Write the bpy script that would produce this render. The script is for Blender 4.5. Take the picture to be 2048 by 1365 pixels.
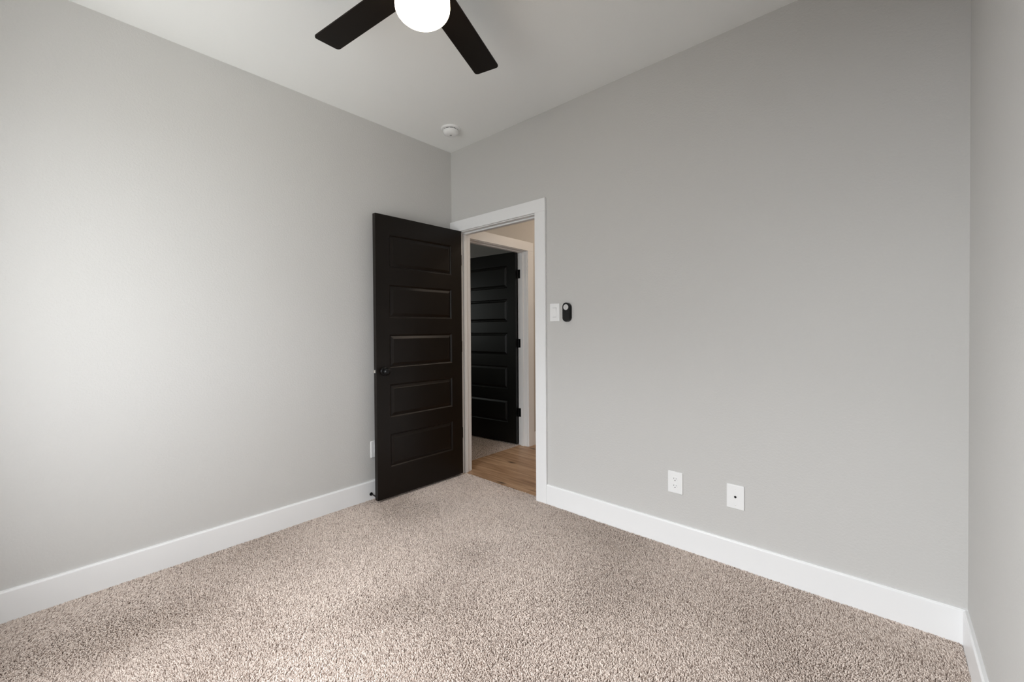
import bpy, bmesh, math, random
import numpy as np
from mathutils import Vector, Matrix

for o in list(bpy.data.objects):
    bpy.data.objects.remove(o, do_unlink=True)
S = bpy.context.scene
COL = S.collection
R = math.radians

# ------------------------------------------------------------------ camera
W, H = 2.967, 2.743          # bedroom width along the door wall, ceiling height
YB = -2.90                   # rear wall (behind the camera), with the window
YAW, PITCH, ROLL = -0.7502, -0.0109, -0.0073
FPX, PX, PY = 840.147, 987.51, 668.95
cam = bpy.data.cameras.new('camera')
co = bpy.data.objects.new('camera', cam)
COL.objects.link(co)
f = Vector((math.sin(YAW) * math.cos(PITCH), math.cos(YAW) * math.cos(PITCH), math.sin(PITCH)))
r = Vector((math.cos(YAW), -math.sin(YAW), 0))
u = r.cross(f)
r2 = math.cos(ROLL) * r + math.sin(ROLL) * u
u2 = -math.sin(ROLL) * r + math.cos(ROLL) * u
M = Matrix((r2, u2, -f)).transposed().to_4x4()
M.translation = Vector((2.7324, -2.4082, 1.223))
co.matrix_world = M
cam.sensor_width = 36
cam.lens = FPX * 36 / 2048
cam.shift_x = (1024 - PX) / 2048
cam.shift_y = -(682.5 - PY) / 2048
cam.clip_start = 0.02
S.camera = co

# ------------------------------------------------------------------ light
S.view_settings.view_transform = 'Standard'
S.view_settings.look = 'None'
S.view_settings.gamma = 1
S.view_settings.use_curve_mapping = False
S.view_settings.exposure = 0.0

wd = bpy.data.worlds.new('world')
S.world = wd
wd.use_nodes = True
nt = wd.node_tree
nt.nodes.clear()
tc = nt.nodes.new('ShaderNodeTexCoord')
sx = nt.nodes.new('ShaderNodeSeparateXYZ')
bg = nt.nodes.new('ShaderNodeBackground')
wo = nt.nodes.new('ShaderNodeOutputWorld')
nt.links.new(tc.outputs['Generated'], sx.inputs[0])
nt.links.new(bg.outputs[0], wo.inputs[0])
def wmath(op, a, b=None):
    n = nt.nodes.new('ShaderNodeMath'); n.operation = op
    for i, v in enumerate((a, b)):
        if v is None: continue
        if isinstance(v, (int, float)): n.inputs[i].default_value = v
        else: nt.links.new(v, n.inputs[i])
    return n.outputs[0]
def wramp(stops):
    n = nt.nodes.new('ShaderNodeValToRGB')
    el = n.color_ramp.elements
    el[0].position, el[0].color = stops[0][0], (*stops[0][1], 1)
    el[1].position, el[1].color = stops[-1][0], (*stops[-1][1], 1)
    for p, v in stops[1:-1]:
        el.new(p).color = (*v, 1)
    nt.links.new(elev, n.inputs[0])
    return n.outputs[0]
def wmix(fac, c1, c2):
    n = nt.nodes.new('ShaderNodeMix'); n.data_type = 'RGBA'
    nt.links.new(fac, n.inputs['Factor']); nt.links.new(c1, n.inputs[6]); nt.links.new(c2, n.inputs[7])
    return n.outputs[2]
elev = wmath('ADD', wmath('MULTIPLY', sx.outputs['Z'], 0.5), 0.5)
azim = wmath('DIVIDE', sx.outputs['X'], wmath('MAXIMUM', wmath('ABSOLUTE', sx.outputs['Y']), 0.05))
def smooth(lo_, hi_):
    n = nt.nodes.new('ShaderNodeMapRange'); n.interpolation_type = 'SMOOTHSTEP'
    nt.links.new(azim, n.inputs['Value'])
    n.inputs['From Min'].default_value = lo_; n.inputs['From Max'].default_value = hi_
    return n.outputs[0]
# outside brightness varied by direction to shape the room's light
SKYC = (0.965, 1.0, 1.035); GRC = (0.975, 1.0, 0.985)
def stops(g, h, k):
    m = lambda c, v: tuple(v * q / 1.6 for q in c)
    return [(0.0, m(GRC, g)), (0.38, m(GRC, g)), (0.43, m(SKYC, h)), (0.60, m(SKYC, h)), (0.66, m(SKYC, k)), (1.0, m(SKYC, k))]
left, mid, right = wramp(stops(0.0, .57, 1.11)), wramp(stops(.12, .25, .74)), wramp(stops(.36, .41, .47))
nt.links.new(wmix(smooth(.2, .6), wmix(smooth(-.6, -.2), left, mid), right), bg.inputs[0])
bg.inputs[1].default_value = 24.0 * 1.6

# window opening in the rear wall: the daylight
WX0, WX1, WZ0, WZ1 = 0.58, 2.06, 0.60, 2.10
lp = bpy.data.lights.new('window_portal', 'AREA')
lp.shape = 'RECTANGLE'
lp.size, lp.size_y = WX1 - WX0, WZ1 - WZ0
lp.cycles.is_portal = True
lo = bpy.data.objects.new('window_portal', lp)
COL.objects.link(lo)
lo.location = ((WX0 + WX1) / 2, YB - 0.10, (WZ0 + WZ1) / 2)
lo.rotation_euler = (R(90), 0, R(0))     # -Z points to +Y, into the room

# hallway ceiling lamp (outside the frame, its warm light is in the photo)
hl = bpy.data.lights.new('hall_ceiling_lamp', 'AREA')
hl.shape = 'DISK'; hl.size = 0.15; hl.energy = 9; hl.color = (1.0, 0.84, 0.69)
ho = bpy.data.objects.new('hall_ceiling_lamp', hl)
COL.objects.link(ho)
ho.location = (1.60, 0.95, 2.72)
h2 = bpy.data.lights.new('hall_wall_fill', 'POINT')  # added fill to brighten the hall wall above the far doorway, no known lamp
h2.shadow_soft_size = 0.12; h2.energy = 9; h2.color = (1.0, 0.82, 0.65)
ho2 = bpy.data.objects.new('hall_wall_fill', h2)
COL.objects.link(ho2)
ho2.location = (0.80, 1.70, 2.50)

# dim daylight in the room across the hall (its own window, outside the frame)
fl = bpy.data.lights.new('far_room_daylight', 'AREA')
fl.shape = 'RECTANGLE'; fl.size = 0.6; fl.size_y = 1.0; fl.energy = 4.2; fl.color = (0.95, 1.0, 0.96)
fo = bpy.data.objects.new('far_room_daylight', fl)
COL.objects.link(fo)
fo.location = (-2.28, -1.0, 1.50); fo.rotation_euler = (R(90), 0, R(-90))

# ------------------------------------------------------------------ materials
def mat(name, col, rough=0.5, spec=0.5, metal=0.0, bump=None, emit=None):
    m = bpy.data.materials.new(name)
    m.use_nodes = True
    n = m.node_tree
    b = n.nodes['Principled BSDF']
    b.inputs['Base Color'].default_value = (*col, 1)
    b.inputs['Roughness'].default_value = rough
    b.inputs['Specular IOR Level'].default_value = spec
    b.inputs['Metallic'].default_value = metal
    if emit:
        b.inputs['Emission Color'].default_value = (*emit[0], 1)
        b.inputs['Emission Strength'].default_value = emit[1]
    if bump:
        scale, strength, dist = bump
        t = n.nodes.new('ShaderNodeTexCoord')
        x = n.nodes.new('ShaderNodeTexNoise')
        x.inputs['Scale'].default_value = scale
        x.inputs['Detail'].default_value = 3
        x.inputs['Roughness'].default_value = 0.55
        bp = n.nodes.new('ShaderNodeBump')
        bp.inputs['Strength'].default_value = strength
        bp.inputs['Distance'].default_value = dist
        n.links.new(t.outputs['Object'], x.inputs['Vector'])
        n.links.new(x.outputs['Fac'], bp.inputs['Height'])
        n.links.new(bp.outputs[0], b.inputs['Normal'])
    return m

WALL = mat('greige_paint', (0.600, 0.590, 0.572), 0.75, 0.25, bump=(95, 0.48, 0.0028))
CEIL = mat('ceiling_paint', (0.91, 0.915, 0.90), 0.85, 0.2, bump=(70, 0.18, 0.0025))
HALLW = mat('hall_paint', (0.62, 0.60, 0.57), 0.75, 0.25, bump=(95, 0.25, 0.0025))
TRIM = mat('white_trim_paint', (0.865, 0.865, 0.865), 0.35, 0.4)
DOORM = mat('espresso_door_paint', (0.0062, 0.0038, 0.0024), 0.33, 0.27, bump=(300, 0.03, 0.001))
DOORB = mat('black_door_paint', (0.0040, 0.0042, 0.0036), 0.33, 0.35, bump=(300, 0.03, 0.001))
BLACK = mat('black_metal', (0.0035, 0.0035, 0.0035), 0.28, 0.3)
PLAST = mat('white_plastic', (0.88, 0.88, 0.875), 0.35, 0.45)
SLOT = mat('dark_slot', (0.02, 0.02, 0.02), 0.6, 0.2)
GREYP = mat('pale_grey_print', (0.42, 0.42, 0.42), 0.5, 0.3)
NICK = mat('nickel', (0.80, 0.78, 0.74), 0.18, 0.5, 1.0)
BLADE = mat('dark_walnut_blade', (0.0075, 0.0050, 0.0034), 0.5, 0.18)
BRONZE = mat('dark_bronze', (0.02, 0.016, 0.013), 0.4, 0.5, 0.5)
GLOSSB = mat('gloss_black_plastic', (0.004, 0.004, 0.0045), 0.3, 0.3)
SILV = mat('silver_plastic', (0.62, 0.61, 0.60), 0.35, 0.5)
OPAL = mat('lit_opal_glass', (0.9, 0.88, 0.84), 0.4, 0.5, emit=((1.0, 0.84, 0.64), 11.0))
BACKING = mat('carpet_backing', (0.16, 0.125, 0.10), 0.95, 0.1)
VINYL = mat('window_vinyl', (0.82, 0.82, 0.82), 0.4, 0.4)

def pane_mat():
    m = bpy.data.materials.new('window_pane')
    m.use_nodes = True
    n = m.node_tree
    n.nodes.clear()
    o = n.nodes.new('ShaderNodeOutputMaterial')
    mx = n.nodes.new('ShaderNodeMixShader')
    t = n.nodes.new('ShaderNodeBsdfTransparent')
    g = n.nodes.new('ShaderNodeBsdfGlossy')
    g.inputs['Roughness'].default_value = 0.02
    mx.inputs[0].default_value = 0.06
    n.links.new(t.outputs[0], mx.inputs[1])
    n.links.new(g.outputs[0], mx.inputs[2])
    n.links.new(mx.outputs[0], o.inputs[0])
    return m
PANE = pane_mat()

def pile_mat():
    m = bpy.data.materials.new('carpet_yarn')
    m.use_nodes = True
    n = m.node_tree
    b = n.nodes['Principled BSDF']
    b.inputs['Roughness'].default_value = 0.85
    b.inputs['Specular IOR Level'].default_value = 0.15
    h = n.nodes.new('ShaderNodeHairInfo')
    c = n.nodes.new('ShaderNodeValToRGB')
    el = c.color_ramp.elements
    el[0].position = 0.0; el[0].color = (0.245, 0.184, 0.152, 1)
    el[1].position = 1.0; el[1].color = (0.85, 0.745, 0.668, 1)
    x = el.new(0.16); x.color = (0.515, 0.424, 0.370, 1)
    x = el.new(0.55); x.color = (0.715, 0.611, 0.542, 1)
    n.links.new(h.outputs['Random'], c.inputs[0])
    n.links.new(c.outputs[0], b.inputs['Base Color'])
    return m
PILE = pile_mat()

def plank_mat():
    m = bpy.data.materials.new('oak_vinyl_plank')
    m.use_nodes = True
    n = m.node_tree
    L = n.links.new
    b = n.nodes['Principled BSDF']
    b.inputs['Roughness'].default_value = 0.45
    t = n.nodes.new('ShaderNodeTexCoord')
    br = n.nodes.new('ShaderNodeTexBrick')
    br.inputs['Scale'].default_value = 1.0
    br.inputs['Brick Width'].default_value = 1.22
    br.inputs['Row Height'].default_value = 0.18
    br.inputs['Mortar Size'].default_value = 0.0012
    br.inputs['Color1'].default_value = (0.0, 0.0, 0.0, 1)
    br.inputs['Color2'].default_value = (1.0, 1.0, 1.0, 1)
    br.inputs['Mortar'].default_value = (0.5, 0.5, 0.5, 1)
    br.offset = 0.37
    L(t.outputs['Object'], br.inputs['Vector'])
    mapn = n.nodes.new('ShaderNodeMapping')
    mapn.inputs['Scale'].default_value = (1.6, 22.0, 1)
    L(t.outputs['Object'], mapn.inputs['Vector'])
    gr = n.nodes.new('ShaderNodeTexNoise')
    gr.inputs['Scale'].default_value = 1.5
    gr.inputs['Detail'].default_value = 6
    gr.inputs['Distortion'].default_value = 0.6
    L(mapn.outputs[0], gr.inputs['Vector'])
    ramp = n.nodes.new('ShaderNodeValToRGB')
    el = ramp.color_ramp.elements
    el[0].position = 0.25; el[0].color = (0.235, 0.130, 0.068, 1)
    el[1].position = 0.78; el[1].color = (0.56, 0.375, 0.235, 1)
    x = el.new(0.5); x.color = (0.41, 0.255, 0.150, 1)
    add = n.nodes.new('ShaderNodeMath'); add.operation = 'MULTIPLY_ADD'
    sep = n.nodes.new('ShaderNodeSeparateColor')
    L(br.outputs['Color'], sep.inputs[0])
    L(sep.outputs[0], add.inputs[0]); add.inputs[1].default_value = 0.16
    off = n.nodes.new('ShaderNodeMath'); off.operation = 'SUBTRACT'
    L(gr.outputs['Fac'], off.inputs[0]); off.inputs[1].default_value = 0.08
    L(off.outputs[0], add.inputs[2])
    L(add.outputs[0], ramp.inputs[0])
    # knots
    mk = n.nodes.new('ShaderNodeMapping')
    mk.inputs['Scale'].default_value = (2.6, 7.0, 1)
    mk.inputs['Location'].default_value = (0.35, 0.55, 0)
    L(t.outputs['Object'], mk.inputs['Vector'])
    vo = n.nodes.new('ShaderNodeTexVoronoi')
    vo.voronoi_dimensions = '2D'
    vo.inputs['Scale'].default_value = 1.0
    L(mk.outputs[0], vo.inputs['Vector'])
    kr = n.nodes.new('ShaderNodeMapRange')
    kr.inputs['From Min'].default_value = 0.03
    kr.inputs['From Max'].default_value = 0.17
    kr.inputs['To Min'].default_value = 0.22
    kr.inputs['To Max'].default_value = 1.0
    L(vo.outputs['Distance'], kr.inputs['Value'])
    mu = n.nodes.new('ShaderNodeMix'); mu.data_type = 'RGBA'; mu.blend_type = 'MULTIPLY'
    mu.inputs['Factor'].default_value = 1
    gate = n.nodes.new('ShaderNodeSeparateColor'); L(vo.outputs['Color'], gate.inputs[0])
    gt = n.nodes.new('ShaderNodeMath'); gt.operation = 'LESS_THAN'; L(gate.outputs[0], gt.inputs[0]); gt.inputs[1].default_value = 0.58
    kx = n.nodes.new('ShaderNodeMath'); kx.operation = 'MAXIMUM'; L(gt.outputs[0], kx.inputs[0]); L(kr.outputs[0], kx.inputs[1])
    L(ramp.outputs[0], mu.inputs[6]); L(kx.outputs[0], mu.inputs[7])
    mo = n.nodes.new('ShaderNodeMix'); mo.data_type = 'RGBA'
    L(br.outputs['Fac'], mo.inputs['Factor'])
    L(mu.outputs[2], mo.inputs[6]); mo.inputs[7].default_value = (0.07, 0.04, 0.02, 1)
    L(mo.outputs[2], b.inputs['Base Color'])
    return m
PLANK = plank_mat()

# ------------------------------------------------------------------ helpers
def props(o, label=None, cat=None, group=None, kind=None):
    if label: o['label'] = label
    if cat: o['category'] = cat
    if group: o['group'] = group
    if kind: o['kind'] = kind
    return o

def obj(name, bm, m, parent=None, smooth=False):
    me = bpy.data.meshes.new(name)
    bmesh.ops.recalc_face_normals(bm, faces=bm.faces)
    if smooth:
        for fc in bm.faces: fc.smooth = True
    bm.to_mesh(me); bm.free()
    if smooth:
        try: me.set_sharp_from_angle(angle=R(40))
        except Exception: pass
    me.materials.append(m)
    o = bpy.data.objects.new(name, me)
    COL.objects.link(o)
    if parent: o.parent = parent
    return o

def empty(name, loc, rz=0.0):
    o = bpy.data.objects.new(name, None)
    o.empty_display_size = 0.05
    o.location = loc
    o.rotation_euler = (0, 0, rz)
    COL.objects.link(o)
    return o

def box(bm, x0, x1, y0, y1, z0, z1, bev=0.0, seg=2):
    t = bmesh.new()
    v = [t.verts.new((x, y, z)) for x in (x0, x1) for y in (y0, y1) for z in (z0, z1)]
    for q in ((0, 1, 3, 2), (4, 6, 7, 5), (0, 4, 5, 1), (2, 3, 7, 6), (0, 2, 6, 4), (1, 5, 7, 3)):
        t.faces.new([v[i] for i in q])
    if bev > 0:
        bmesh.ops.bevel(t, geom=list(t.edges), offset=bev, segments=seg, profile=0.5, affect='EDGES')
    merge(bm, t)
    return bm

def merge(bm, t, mtx=None):
    if mtx is not None: bmesh.ops.transform(t, matrix=mtx, verts=t.verts)
    me = bpy.data.meshes.new('tmp'); t.to_mesh(me); t.free()
    bm.from_mesh(me); bpy.data.meshes.remove(me)

def lathe(profile, n=40, mtx=None, bm=None):
    """profile: (radius, height) pairs, revolved about local z."""
    t = bmesh.new()
    rings = []
    for rad, h in profile:
        if rad < 1e-6: rings.append([t.verts.new((0, 0, h))])
        else: rings.append([t.verts.new((rad * math.cos(2 * math.pi * i / n), rad * math.sin(2 * math.pi * i / n), h)) for i in range(n)])
    for A, B in zip(rings, rings[1:]):
        for i in range(n):
            j = (i + 1) % n
            if len(A) == 1 and len(B) == 1: continue
            if len(A) == 1: t.faces.new((A[0], B[j], B[i]))
            elif len(B) == 1: t.faces.new((A[i], A[j], B[0]))
            else: t.faces.new((A[i], A[j], B[j], B[i]))
    out = bm or bmesh.new()
    merge(out, t, mtx)
    return out

def prism(pts, z0, z1, bev=0.0, mtx=None, bm=None, seg=2):
    """outline in local xy pulled from z0 to z1."""
    t = bmesh.new()
    a = [t.verts.new((x, y, z0)) for x, y in pts]
    b = [t.verts.new((x, y, z1)) for x, y in pts]
    t.faces.new(a[::-1]); top = t.faces.new(b)
    k = len(pts)
    for i in range(k): t.faces.new((a[i], a[(i + 1) % k], b[(i + 1) % k], b[i]))
    if bev > 0:
        bmesh.ops.bevel(t, geom=list(top.edges), offset=bev, segments=seg, profile=0.5, affect='EDGES')
    out = bm or bmesh.new()
    merge(out, t, mtx)
    return out

def rrect(w, h, rad, n=6):
    pts = []
    for cx, cy, a0 in ((w / 2 - rad, h / 2 - rad, 0), (-w / 2 + rad, h / 2 - rad, 90), (-w / 2 + rad, -h / 2 + rad, 180), (w / 2 - rad, -h / 2 + rad, 270)):
        for i in range(n + 1):
            a = R(a0 + 90 * i / n)
            pts.append((cx + rad * math.cos(a), cy + rad * math.sin(a)))
    return pts

def struct(name, bm, m, label=None, cat=None, parent=None):
    o = obj(name, bm, m, parent)
    if parent is None: props(o, label, cat, kind='structure')
    return o

B = bmesh.new
# wall-mount frames: local x = to the right along the wall, local y = up, local z = out of the wall
def on_door_wall(x, z):   # faces -y
    return Matrix.Translation((x, 0, z)) @ Matrix(((1, 0, 0), (0, 0, -1), (0, 1, 0))).to_4x4()
def on_left_wall(y, z):   # faces +x
    return Matrix.Translation((0, y, z)) @ Matrix(((0, 0, 1), (1, 0, 0), (0, 1, 0))).to_4x4()

# ------------------------------------------------------------------ room shell
T = 0.115                    # wall thickness
DX0, DX1, DZ = 0.098, 0.901, 2.0446     # bedroom doorway, clear opening
JB = 0.018                   # jamb board
FZ = -0.012                  # carpet backing level; yarn tips end about z = 0
HX1, HY1 = 2.60, 2.60        # hallway extents
FX0, FY0 = -2.3, -1.60        # far room
Y20, Y21, DZ2 = 0.210, 1.030, 2.034    # doorway across the hall, in the wall x = 0

struct('floor', box(B(), 0, W, YB, 0.045, FZ - 0.1, FZ), BACKING, 'beige carpeted bedroom floor', 'floor')
struct('ceiling', box(B(), -T, W + T, YB - T, T, H, H + 0.1), CEIL, 'white textured bedroom ceiling', 'ceiling')
struct('wall_left', box(B(), -T, 0, YB - T, T, FZ - 0.1, H), WALL, 'greige painted wall left of the open brown door', 'wall')
bm = box(B(), 0, DX0 - JB, 0, T, FZ - 0.1, H)
box(bm, DX1 + JB, W, 0, T, FZ - 0.1, H)
box(bm, DX0 - JB, DX1 + JB, 0, T, DZ + JB, H)
struct('wall_front', bm, WALL, 'greige painted wall with the open doorway', 'wall')
struct('wall_right', box(B(), W, W + T, YB - T, T, FZ - 0.1, H), WALL, 'greige painted wall along the right edge of the photo', 'wall')
bm = box(B(), 0, WX0, YB - T, YB, FZ - 0.1, H)
box(bm, WX1, W, YB - T, YB, FZ - 0.1, H)
box(bm, WX0, WX1, YB - T, YB, FZ - 0.1, WZ0)
box(bm, WX0, WX1, YB - T, YB, WZ1, H)
struct('wall_rear', bm, WALL, 'greige painted wall with the window', 'wall')

# window in the rear wall
win = props(empty('window_1', ((WX0 + WX1) / 2, YB - T / 2, WZ0)), 'white vinyl bedroom window', 'window', kind='structure')
fw = 0.045; hw = (WX1 - WX0) / 2; hh = WZ1 - WZ0
bm = box(B(), -hw, hw, -0.05, 0.0, 0, fw, .004)
box(bm, -hw, hw, -0.05, 0.0, hh - fw, hh, .004)
box(bm, -hw, -hw + fw, -0.05, 0.0, fw, hh - fw, .004)
box(bm, hw - fw, hw, -0.05, 0.0, fw, hh - fw, .004)
box(bm, -hw + fw, hw - fw, -0.045, -0.005, hh / 2 - .02, hh / 2 + .02, .004)
obj('window_frame', bm, VINYL, win)
obj('pane', box(B(), -hw + fw, hw - fw, -0.028, -0.022, fw, hh - fw), PANE, win)

# hallway and the room across it
struct('floor_hall', box(B(), -0.10, HX1, 0.045, HY1, -0.1, -0.003), PLANK, 'oak plank hallway floor', 'floor')
struct('ceiling_hall', box(B(), -T, HX1 + T, T, HY1 + T, H, H + 0.1), CEIL, 'hallway ceiling', 'ceiling')
bm = box(B(), -T, 0, T, Y20 - JB, -0.1, H)
box(bm, -T, 0, Y21 + JB, HY1, -0.1, H)
box(bm, -T, 0, Y20 - JB, Y21 + JB, DZ2 + JB, H)
struct('wall_hall_left', bm, HALLW, 'hallway wall around the second doorway', 'wall')
struct('wall_hall_right', box(B(), HX1, HX1 + T, T, HY1, -0.1, H), HALLW, 'hallway wall opposite the second doorway', 'wall')
struct('wall_hall_end', box(B(), -T, HX1 + T, HY1, HY1 + T, -0.1, H), HALLW, 'wall at the end of the hallway', 'wall')
struct('floor_far', box(B(), FX0, -0.10, FY0, 1.60, FZ - 0.1, FZ), BACKING, 'carpeted floor of the room across the hall', 'floor')
struct('ceiling_far', box(B(), FX0, -T, FY0, 1.60, H, H + 0.1), CEIL, 'ceiling of the room across the hall', 'ceiling')
bm = box(B(), FX0, -T, 1.40, 1.60, -0.1, H)
struct('wall_far', bm, WALL, 'wall behind the black door', 'wall')
struct('wall_far_end', box(B(), FX0 - T, FX0, FY0, 1.6, -0.1, H), WALL, 'end wall of the room across the hall', 'wall')
struct('wall_far_near', box(B(), FX0, -T, FY0 - T, FY0, -0.1, H), WALL, 'near wall of the room across the hall', 'wall')

# ------------------------------------------------------------------ trim
BBT, BBH = 0.014, 0.1334
def bb_profile():
    # (out of wall, height): flat board, eased top with a small cap step
    return [(0, FZ), (BBT, FZ), (BBT, BBH - 0.009), (BBT - 0.0012, BBH - 0.006), (BBT - 0.004, BBH - 0.0035), (BBT - 0.005, BBH), (0, BBH)]
def baseboard(name, p0, p1, out, label, prof=None):
    """board along p0->p1, out = unit vector away from the wall"""
    t = B(); pr = prof or bb_profile()
    ring = [[t.verts.new((p[0] + out[0] * d, p[1] + out[1] * d, z)) for d, z in pr] for p in (p0, p1)]
    k = len(pr)
    for i in range(k):
        t.faces.new((ring[0][i], ring[0][(i + 1) % k], ring[1][(i + 1) % k], ring[1][i]))
    t.faces.new(ring[0]); t.faces.new(ring[1][::-1])
    return struct(name, t, TRIM, label, 'baseboard')
CX1 = 0.9975; CIN = 0.907; CZI = 2.0506; CZO = 2.1414; CT = 0.018
baseboard('baseboard_left', (0, YB), (0, -CT - .001), (1, 0), 'white baseboard along the left wall')
baseboard('baseboard_front', (CX1, 0), (W, 0), (0, -1), 'white baseboard right of the doorway under the two outlets')
baseboard('baseboard_right', (W, -BBT), (W, YB), (-1, 0), 'white baseboard along the right wall')
baseboard('baseboard_rear', (BBT, YB), (W - BBT, YB), (0, 1), 'white baseboard under the window')

# bedroom door trim: casing, jambs, stop
t1 = props(empty('trim_1', ((DX0 + DX1) / 2, 0, 0)), 'white casing and jambs of the bedroom doorway', 'door trim', kind='structure')
ox = (DX0 + DX1) / 2
def tr(name, par, *a, off=(0, 0, 0), bev=.002, m=None):
    b = box(B(), a[0] - off[0], a[1] - off[0], a[2] - off[1], a[3] - off[1], a[4] - off[2], a[5] - off[2], bev)
    return obj(name, b, m or TRIM, par)
OF = (ox, 0, 0)
tr('head_casing', t1, 0.0005, CX1, -CT, 0, CZI, CZO, off=OF)
tr('side_casing', t1, CIN, CX1, -CT, 0, FZ, CZI, off=OF)
tr('side_casing', t1, 0.0005, DX0 - 0.006, -CT, 0, FZ, CZI, off=OF)
tr('side_jamb', t1, DX0 - JB, DX0, -.001, T + .001, FZ, DZ, off=OF, bev=.001)
tr('side_jamb', t1, DX1, DX1 + JB, -.001, T + .001, FZ, DZ, off=OF, bev=.001)
tr('head_jamb', t1, DX0 - JB, DX1 + JB, -.001, T + .001, DZ, DZ + JB, off=OF, bev=.001)
bm = box(B(), DX0 - ox, DX0 + .011 - ox, .040, .076, FZ, DZ - .011, .002)
box(bm, DX1 - .011 - ox, DX1 - ox, .040, .076, FZ, DZ - .011, .002)
box(bm, DX0 - ox, DX1 - ox, .040, .076, DZ - .011, DZ, .002)
obj('door_stop_strip', bm, TRIM, t1)
tr('side_casing', t1, 0.017, DX0 - 0.006, T, T + CT, -.003, CZI, off=OF)
tr('side_casing', t1, CIN, CX1, T, T + CT, -.003, CZI, off=OF)
tr('head_casing', t1, 0.017, CX1, T, T + CT, CZI, CZO, off=OF)

# trim of the doorway across the hall (wall x = 0)
oy = (Y20 + Y21) / 2
t2 = props(empty('trim_2', (0, oy, 0)), 'white casing and jambs of the doorway across the hall', 'door trim', kind='structure')
OF = (0, oy, 0)
C2I = Y21 + .006; C2O = C2I + .092; C2Z = DZ2 + .006
tr('head_casing', t2, 0, .016, T + CT + .001, C2O, C2Z, C2Z + .092, off=OF)
tr('side_casing', t2, 0, .016, C2I, C2O, -.003, C2Z, off=OF)
tr('side_casing', t2, 0, .016, T + CT + .001, Y20 - .006, -.003, C2Z, off=OF)
tr('side_jamb', t2, -T - .001, .001, Y21, Y21 + JB, FZ, DZ2, off=OF, bev=.001)
tr('side_jamb', t2, -T - .001, .001, Y20 - JB, Y20, FZ, DZ2, off=OF, bev=.001)
tr('head_jamb', t2, -T - .001, .001, Y20 - JB, Y21 + JB, DZ2, DZ2 + JB, off=OF, bev=.001)
bm = box(B(), -.078, -.042, Y21 - .011 - oy, Y21 - oy, FZ, DZ2 - .011, .002)
box(bm, -.078, -.042, Y20 - oy, Y20 + .011 - oy, FZ, DZ2 - .011, .002)
box(bm, -.078, -.042, Y20 - oy, Y21 - oy, DZ2 - .011, DZ2, .002)
obj('door_stop_strip', bm, TRIM, t2)
o = baseboard('baseboard_hall', (0, C2O), (0, HY1), (1, 0), 'white baseboard in the hallway beyond the second doorway')

# ------------------------------------------------------------------ doors
DW, DH, DT = 0.803, 2.030, 0.035
def door_slab(w):
    """slab in local x = from hinge to latch, y = thickness (0..DT), z up; five raised panels on both faces"""
    t = B()
    xs = [0, .106, w - .107, w]
    zs = [0]
    for i in range(5):
        zb = .214 + .3602 * i
        zs += [zb, zb + .243]
    zs.append(DH)
    for side in (0, 1):
        y0 = 0.0 if side == 0 else DT
        sg = 1 if side == 0 else -1
        P = {}
        def V(x, z, d=0.0):
            k = (round(x, 5), round(z, 5), round(d, 5))
            if k not in P: P[k] = t.verts.new((x, y0 + sg * d, z))
            return P[k]
        for i in range(3):
            for j in range(len(zs) - 1):
                x0, x1, z0, z1 = xs[i], xs[i + 1], zs[j], zs[j + 1]
                if i == 1 and j % 2 == 1:
                    steps = [(0, 0), (.0020, .0004), (.0055, .0024), (.0095, .0056), (.0115, .0090), (.0155, .0090), (.0325, .0022), (.0345, .0010)]
                    loops = []
                    for off, d in steps:
                        loops.append([V(x0 + off, z0 + off, d), V(x1 - off, z0 + off, d), V(x1 - off, z1 - off, d), V(x0 + off, z1 - off, d)])
                    for a, b in zip(loops, loops[1:]):
                        for k in range(4): t.faces.new((a[k], a[(k + 1) % 4], b[(k + 1) % 4], b[k]))
                    t.faces.new(loops[-1])
                else:
                    t.faces.new((V(x0, z0), V(x1, z0), V(x1, z1), V(x0, z1)))
    # edges
    for x in (0, w):
        q = [t.verts.new((x, y, z)) for y, z in ((0, 0), (DT, 0), (DT, DH), (0, DH))]
        t.faces.new(q)
    for z in (0, DH):
        q = [t.verts.new((x, y, z)) for x, y in ((0, 0), (w, 0), (w, DT), (0, DT))]
        t.faces.new(q)
    bmesh.ops.remove_doubles(t, verts=t.verts, dist=1e-5)
    return t

def knob_bm(sgn):
    # axis along local -y (sgn -1) or +y (sgn +1)
    prof = [(0, .058)] + [(.0275 * math.sin(a), .036 + .022 * math.cos(a)) for a in [R(x) for x in range(12, 150, 12)]] + [(.0115, .017), (.0115, .009)]
    return lathe(prof, 36, Matrix.Rotation(R(90 if sgn < 0 else -90), 4, 'X'))
def rose_bm(sgn):
    prof = [(0, .011), (.020, .011), (.029, .0085), (.0325, .004), (.0325, 0)]
    return lathe(prof, 40, Matrix.Rotation(R(90 if sgn < 0 else -90), 4, 'X'))

HINGE_Z = (0.33, 1.065, 1.797)
def hinge(par, pin, leaf_jamb, leaf_door):
    """knuckle at pin (x, y), leaves given as boxes without z"""
    for hz in HINGE_Z:
        t = lathe([(0, -.047), (.0055, -.047), (.0062, -.044), (.0062, .044), (.0055, .047), (0, .047)], 16, Matrix.Translation((pin[0], pin[1], hz)))
        for lf in (leaf_jamb, leaf_door):
            if lf: box(t, *lf, hz - .045, hz + .045, .0006, 1)
        obj('hinge', t, BLACK, par)

# bedroom door: hinged at the left jamb, swung 89 degrees into the room
d1 = props(empty('door_1', (0.1345, -0.012, 0.018), R(-91.0)), 'open espresso brown five panel door against the left wall', 'door', kind='structure')
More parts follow.
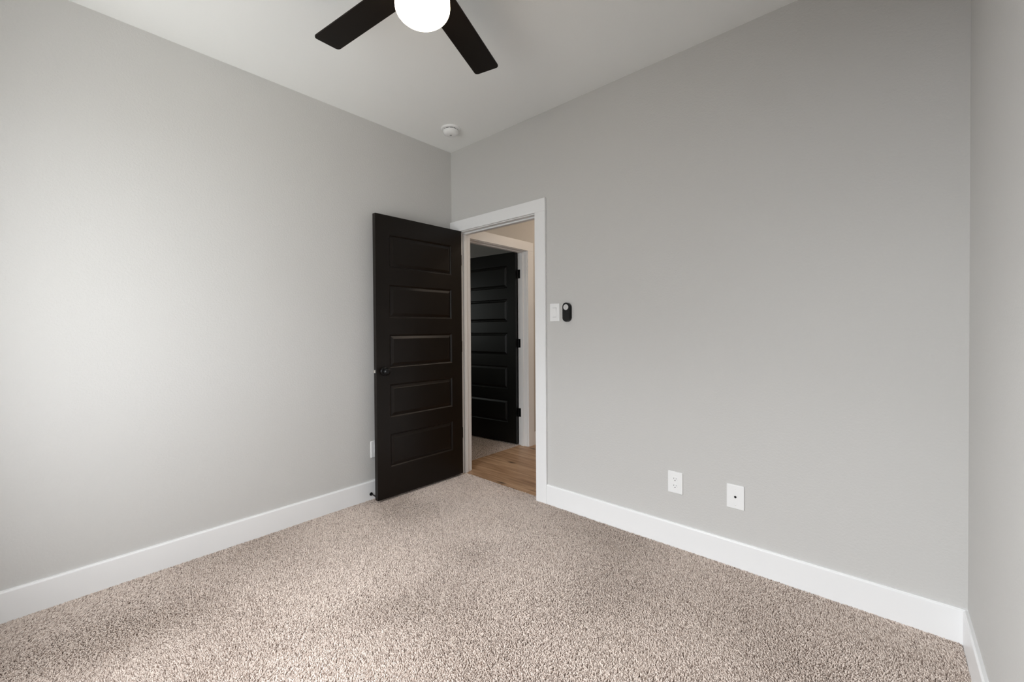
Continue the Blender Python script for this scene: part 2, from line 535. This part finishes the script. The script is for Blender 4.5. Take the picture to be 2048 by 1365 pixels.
# local x runs from hinge to latch (towards -y), local y (thickness) runs towards -x ... mirrored below
slab = door_slab(DW)
bmesh.ops.transform(slab, matrix=Matrix.Diagonal((1, -1, 1, 1)), verts=slab.verts)   # thickness towards local -y
o = obj('slab', slab, DOORM, d1)
for sg, yy in ((1, 0.0), (-1, -DT)):
    rs = obj('knob_rose', rose_bm(sg), BLACK, d1, True); rs.location = (.741, yy, .913)
    kb = obj('knob', knob_bm(sg), BLACK, d1, True); kb.location = (.741, yy, .913)
lpz = 0.916
obj('latch_plate', box(B(), DW, DW + .0015, -DT / 2 - .0125, -DT / 2 + .0125, lpz - .0285, lpz + .0285, .0004, 1), BLACK, d1)
t = prism([(-.0105, -.0085), (.0105, -.0085), (.0105, .0085), (-.0105, .0085)], 0, .013, .004)
bolt = obj('latch_bolt', t, NICK, d1, True)
bolt.matrix_parent_inverse = Matrix()
bolt.rotation_euler = (0, R(90), 0); bolt.location = (DW + .0015, -DT / 2, lpz)
hinge(d1, (-0.006, -DT - .004), None, (-.0015, 0.0, -DT + .004, -.003))
# jamb-side leaves of the same hinges
for hz in HINGE_Z:
    obj('hinge_leaf', box(B(), DX0 - ox, DX0 + .0015 - ox, .002, .024, hz + .018 - .045, hz + .018 + .045, .0005, 1), BLACK, t1)

# the black door across the hall: hinged at the far jamb, swung into the far room
DW2 = 0.806
d2 = props(empty('door_2', (-T - .004, 0.990, 0.012), R(180 + 5)), 'open black five panel door seen through the doorway', 'door', kind='structure')
sl = door_slab(DW2)
bmesh.ops.transform(sl, matrix=Matrix.Diagonal((1, -1, 1, 1)), verts=sl.verts)
obj('slab', sl, DOORB, d2)
for sg, yy in ((1, 0.0), (-1, -DT)):
    rs = obj('knob_rose', rose_bm(sg), BLACK, d2, True); rs.location = (DW2 - .062, yy, .913)
    kb = obj('knob', knob_bm(sg), BLACK, d2, True); kb.location = (DW2 - .062, yy, .913)
hinge(d2, (-.006, -DT - .005), None, (-.0015, 0.0, -DT + .004, -.003))
for hz in HINGE_Z:
    obj('hinge_leaf', box(B(), -T, -T + .036, Y21 - .0018 - oy, Y21 - oy, hz + .012 - .046, hz + .012 + .046, .0005, 1), BLACK, t2)

# door stop on the left baseboard
ds = props(empty('door_stop', (BBT, -0.805, 0.040)), 'small black rigid door stop on the left baseboard behind the door edge', 'door stop')
RX = Matrix.Rotation(R(90), 4, 'Y')
obj('mounting_base', lathe([(0, .007), (.006, .007), (.012, .004), (.0125, 0), (0, 0)], 28, RX), BLACK, ds, True)
obj('rod', lathe([(.0042, .007), (.0042, .062)], 16, RX), BLACK, ds, True)
obj('rubber_tip', lathe([(.0042, .060), (.0085, .061), (.0085, .069), (.006, .0715), (0, .0715)], 20, RX), BLACK, ds, True)

# ------------------------------------------------------------------ wall plates
def plate_bm(w, h, th=.0065):
    return prism(rrect(w, h, .003, 3), 0, th, .0028, seg=3)
def mount(name, mtx, label, cat, group=None):
    o = bpy.data.objects.new(name, None); o.empty_display_size = .05
    COL.objects.link(o); o.matrix_world = mtx
    return props(o, label, cat, group)
def screw_bm(): return lathe([(0, .0012), (.0025, .0010), (.0032, 0)], 14)
def place(o, x, y, z): o.location = (x, y, z); return o

PW, PH = 0.080, 0.120
# rocker switch
sw = mount('light_switch', on_door_wall(1.068, 1.338), 'white rocker light switch beside the door casing', 'light switch')
obj('wall_plate', plate_bm(PW, PH + .003), PLAST, sw)
obj('bezel', prism(rrect(.035, .069, .002, 3), .0064, .0078, .0005), PLAST, sw)
t = B()   # rocker, tilted: lower half pushed in
pr = [(-.0315, .0080), (-.0300, .0092), (0.0, .0096), (.0300, .0125), (.0315, .0115), (.0315, .0070), (-.0315, .0070)]
v0 = [t.verts.new((-.0145, y, z)) for y, z in pr]; v1 = [t.verts.new((.0145, y, z)) for y, z in pr]
for i in range(len(pr)): t.faces.new((v0[i], v0[(i + 1) % len(pr)], v1[(i + 1) % len(pr)], v1[i]))
t.faces.new(v0[::-1]); t.faces.new(v1)
obj('rocker', t, PLAST, sw)
for yy in (.0325, -.0325):
    obj('rocker_gap', prism(rrect(.031, .0016, .0006, 2), .0072, .00815, mtx=Matrix.Translation((0, yy, 0))), GREYP, sw)

# fan remote in its holder
rm = mount('fan_remote', on_door_wall(1.172, 1.335), 'black oval fan remote with silver dial on the wall by the switch', 'remote control')
capsule = rrect(.054, .128, .0268, 12)
obj('holder', prism(rrect(.060, .124, .0295, 12), 0, .016, .005, seg=4), GLOSSB, rm, True)
obj('remote_body', prism(capsule, .008, .027, .007, seg=5, mtx=Matrix.Translation((0, .002, 0))), GLOSSB, rm, True)
dial = obj('dial', lathe([(0, .0290), (.0135, .0290), (.0185, .0282), (.0195, .0268), (.0195, .0255)], 40, Matrix.Translation((0, .035, 0))), SILV, rm, True)
bm = prism(rrect(.013, .0016, .0007, 2), .0290, .0294, mtx=Matrix.Translation((0, .0385, 0)))
prism(rrect(.013, .0016, .0007, 2), .0290, .0294, bm=bm, mtx=Matrix.Translation((0, .0315, 0)))
prism([(-.004, .0265), (0, .0225), (.004, .0265), (.0025, .0265), (0, .0240), (-.0025, .0265)], .0290, .0294, bm=bm)
prism([(-.004, .0445), (-.0025, .0445), (0, .0470), (.0025, .0445), (.004, .0445), (0, .0485)], .0290, .0294, bm=bm)
obj('dial_marks', bm, GREYP, dial)
obj('front_panel', prism(rrect(.036, .058, .0175, 10), .0262, .0276, .001, mtx=Matrix.Translation((0, -.026, 0))), BLACK, rm, True)

# duplex outlets
def duplex(mtx, label, group):
    o = mount('electrical_outlet', mtx, label, 'outlet', group)
    obj('wall_plate', plate_bm(PW, PH), PLAST, o)
    for s in (1, -1):
        pts = []
        for i in range(28):      # round face with flattened sides
            a = 2 * math.pi * i / 28
            pts.append((max(-.0148, min(.0148, .0172 * math.cos(a))), .0172 * math.sin(a) * .86))
        rc = obj('receptacle', prism(pts, .0060, .0082, .0006, mtx=Matrix.Translation((0, .0195 * s, 0))), PLAST, o)
        obj('slot', box(B(), -.0072, -.0054, .0195 * s - .001, .0195 * s + .0075, .0080, .00835), SLOT, rc)
        obj('slot', box(B(), .0054, .0070, .0195 * s - .000, .0195 * s + .0065, .0080, .00835), SLOT, rc)
        obj('slot', lathe([(0, .00835), (.0027, .00835), (.0027, .0080)], 16, Matrix.Translation((0, .0195 * s - .0075, 0))), SLOT, rc)
    obj('screw', screw_bm(), PLAST, o).location = (0, 0, .0066)
    return o
duplex(on_door_wall(1.8735, 0.359), 'white duplex outlet low on the wall left of the cable plate', 'duplex outlets')
duplex(on_left_wall(-0.757, 0.357), 'white outlet on the left wall mostly hidden behind the open door', 'duplex outlets')

# coax plate
cx_ = mount('cable_plate', on_door_wall(2.1735, 0.358), 'white cable wall plate with one black jack right of the duplex outlet', 'cable outlet')
obj('wall_plate', plate_bm(PW, PH + .002), PLAST, cx_)
hexp = [(.0062 * math.cos(R(60 * i)), .0062 * math.sin(R(60 * i))) for i in range(6)]
obj('jack', lathe([(.0042, .0060), (.0042, .0105), (.0030, .0110), (.0030, .0085), (0, .0085)], 20, bm=prism(hexp, .0060, .0080)), BLACK, cx_)
for s in (1, -1):
    obj('screw', screw_bm(), PLAST, cx_).location = (0, .0415 * s, .0066)

# ------------------------------------------------------------------ smoke detector
sd = props(empty('smoke_detector', (0.330, -0.290, H)), 'round white smoke detector on the ceiling near the corner', 'smoke detector')
obj('base_ring', lathe([(0, 0), (.0735, 0), (.0735, -.005), (.0700, -.011), (.0600, -.013), (0, -.013)], 56), PLAST, sd, True)
obj('vent_gap', lathe([(.0545, -.012), (.0545, -.0185)], 48), SLOT, sd)
t = lathe([(0, -.018), (.0575, -.018), (.0585, -.022), (.0570, -.032), (.0500, -.042), (.0380, -.047), (.0200, -.049), (0, -.049)], 56)
obj('cover', t, PLAST, sd, True)
for i in range(12):
    a = R(30 * i + 8)
    box_ = box(B(), .0535, .0570, -.0022, .0022, -.0185, -.0125)
    bmesh.ops.rotate(box_, verts=box_.verts, cent=(0, 0, 0), matrix=Matrix.Rotation(a, 3, 'Z'))
    obj('vent_rib', box_, PLAST, sd)
obj('test_button', lathe([(.0085, -.0485), (.0085, -.0505), (.0070, -.0515), (0, -.0515)], 24), GREYP, sd, True)

# ------------------------------------------------------------------ ceiling fan
FX, FY, FZB = 1.483, -1.4392, 2.528
fan = props(empty('ceiling_fan', (FX, FY, H)), 'dark five blade ceiling fan with a lit round glass light', 'ceiling fan')
dz = FZB - H
obj('canopy', lathe([(0, 0), (.070, 0), (.072, -.012), (.062, -.045), (.035, -.062), (.018, -.066)], 44), BRONZE, fan, True)
obj('downrod', lathe([(.0125, -.060), (.0125, -.130)], 20), BRONZE, fan, True)
obj('motor_housing', lathe([(.0125, -.118), (.050, -.122), (.088, -.135), (.098, -.160), (.098, dz - .012), (.090, dz - .024), (0, dz - .024)], 52), BRONZE, fan, True)
obj('light_fitter', lathe([(.085, dz - .020), (.098, dz - .026), (.104, dz - .040), (.104, dz - .058), (.098, dz - .060), (0, dz - .060)], 52), BRONZE, fan, True)
dome = [(.096, dz - .058), (.0995, dz - .066), (.1005, dz - .115)]
for i in range(1, 11):
    a = R(9 * i)
    dome.append((max(0, .1005 * math.cos(a)), dz - .115 - .056 * math.sin(a)))
dome[-1] = (0, dz - .171)
obj('light_globe', lathe(dome, 56), OPAL, fan, True)
def blade_bm():
    r0, r1 = .150, .6128
    w0, w1 = .0590, .0635
    rc = .017
    pts = [(r0, -w0), (r1 - rc, -w1 + .0003)]
    for i in range(1, 8):
        a = R(-90 + 90 * i / 8); pts.append((r1 - rc + rc * math.cos(a), -w1 + rc + rc * math.sin(a)))
    pts.append((r1, w1 - rc))
    for i in range(1, 8):
        a = R(90 * i / 8); pts.append((r1 - rc + rc * math.cos(a), w1 - rc + rc * math.sin(a)))
    pts += [(r1 - rc, w1), (r0, w0), (r0 - .012, w0 - .018), (r0 - .012, -w0 + .018)]
    return prism(pts, -.003, .003, .001)
def iron_bm():
    pts = [(.080, -.018), (.130, -.016), (.160, -.034), (.200, -.034), (.210, -.022), (.210, .022), (.200, .034), (.160, .034), (.130, .016), (.080, .018)]
    return prism(pts, .0032, .0072, .001)
bl0 = ir0 = None
for k, ang in enumerate((187.1, 110.9, 39.0, -33.0, -105.0)):
    if bl0 is None:
        b_ = bl0 = obj('blade', blade_bm(), BLADE, fan)
        i_ = ir0 = obj('blade_iron', iron_bm(), BRONZE, bl0)
    else:
        b_ = bl0.copy(); COL.objects.link(b_); b_.parent = fan
        i_ = ir0.copy(); COL.objects.link(i_); i_.parent = b_
    b_.matrix_parent_inverse = Matrix()
    b_.matrix_basis = Matrix.Translation((0, 0, dz)) @ Matrix.Rotation(R(ang), 4, 'Z') @ Matrix.Rotation(R(-4.4), 4, 'X')

# ------------------------------------------------------------------ carpet pile
def pile(name, x0, x1, y0, y1, sp, label, seed):
    rng = np.random.default_rng(seed)
    gx, gy = np.meshgrid(np.arange(x0, x1, sp), np.arange(y0, y1, sp), indexing='ij')
    X = np.clip(gx.ravel() + rng.uniform(-.5, .5, gx.size) * sp, x0 + .001, x1 - .001)
    Y = np.clip(gy.ravel() + rng.uniform(-.5, .5, gx.size) * sp, y0 + .001, y1 - .001)
    n = X.size
    # slow field of pile direction (foot and vacuum marks) plus each tuft's own curl
    lx = np.zeros(n); ly = np.zeros(n)
    for k in range(14):
        q = rng.uniform(1.5, 14); th = rng.uniform(0, 2 * np.pi); ph = rng.uniform(0, 2 * np.pi, 2)
        s = (q * np.cos(th) * X + q * np.sin(th) * Y)
        lx += np.sin(s + ph[0]); ly += np.sin(s + ph[1])
    lx *= .0014; ly *= .0014
    a = rng.uniform(0, 2 * np.pi, n)
    ln = rng.uniform(.0025, .0070, n)
    bend = rng.uniform(-1.6, 1.6, n)
    hgt = rng.uniform(.0085, .0125, n)
    pos = np.zeros((n, 4, 3), np.float32)
    fr = (0.0, .45, .8, 1.0)
    zz = (0.0, .62, .98, .93)
    px, py = X.copy(), Y.copy()
    for k in range(4):
        if k:
            st = fr[k] - fr[k - 1]
            px = px + (ln * np.cos(a + bend * fr[k]) + lx) * st
            py = py + (ln * np.sin(a + bend * fr[k]) + ly) * st
        pos[:, k, 0] = np.clip(px, x0 + .001, x1 - .001); pos[:, k, 1] = np.clip(py, y0 + .001, y1 - .001); pos[:, k, 2] = FZ + hgt * zz[k]
    cv = bpy.data.hair_curves.new(name)
    cv.add_curves([4] * n)
    cv.attributes['position'].data.foreach_set('vector', pos.ravel())
    ra = cv.attributes.get('radius') or cv.attributes.new('radius', 'FLOAT', 'POINT')
    rad = np.tile(np.array([.0013, .0016, .00155, .0010], np.float32), n)
    ra.data.foreach_set('value', rad)
    cv.materials.append(PILE)
    o = bpy.data.objects.new(name, cv)
    COL.objects.link(o)
    props(o, label, 'carpet', kind='stuff')
    return o
pile('carpet_pile', BBT, W - BBT, -2.85, -BBT, .0037, 'speckled beige taupe carpet pile covering the bedroom floor', 3)
pile('carpet_pile', DX0 + .001, DX1 - .001, -BBT, .044, .0037, 'beige carpet strip in the bedroom doorway ending at the oak planks', 4)
pile('carpet_pile', -1.5, -0.10, Y20 - .05, 1.395, .0060, 'beige carpet pile in the room behind the second doorway', 5)
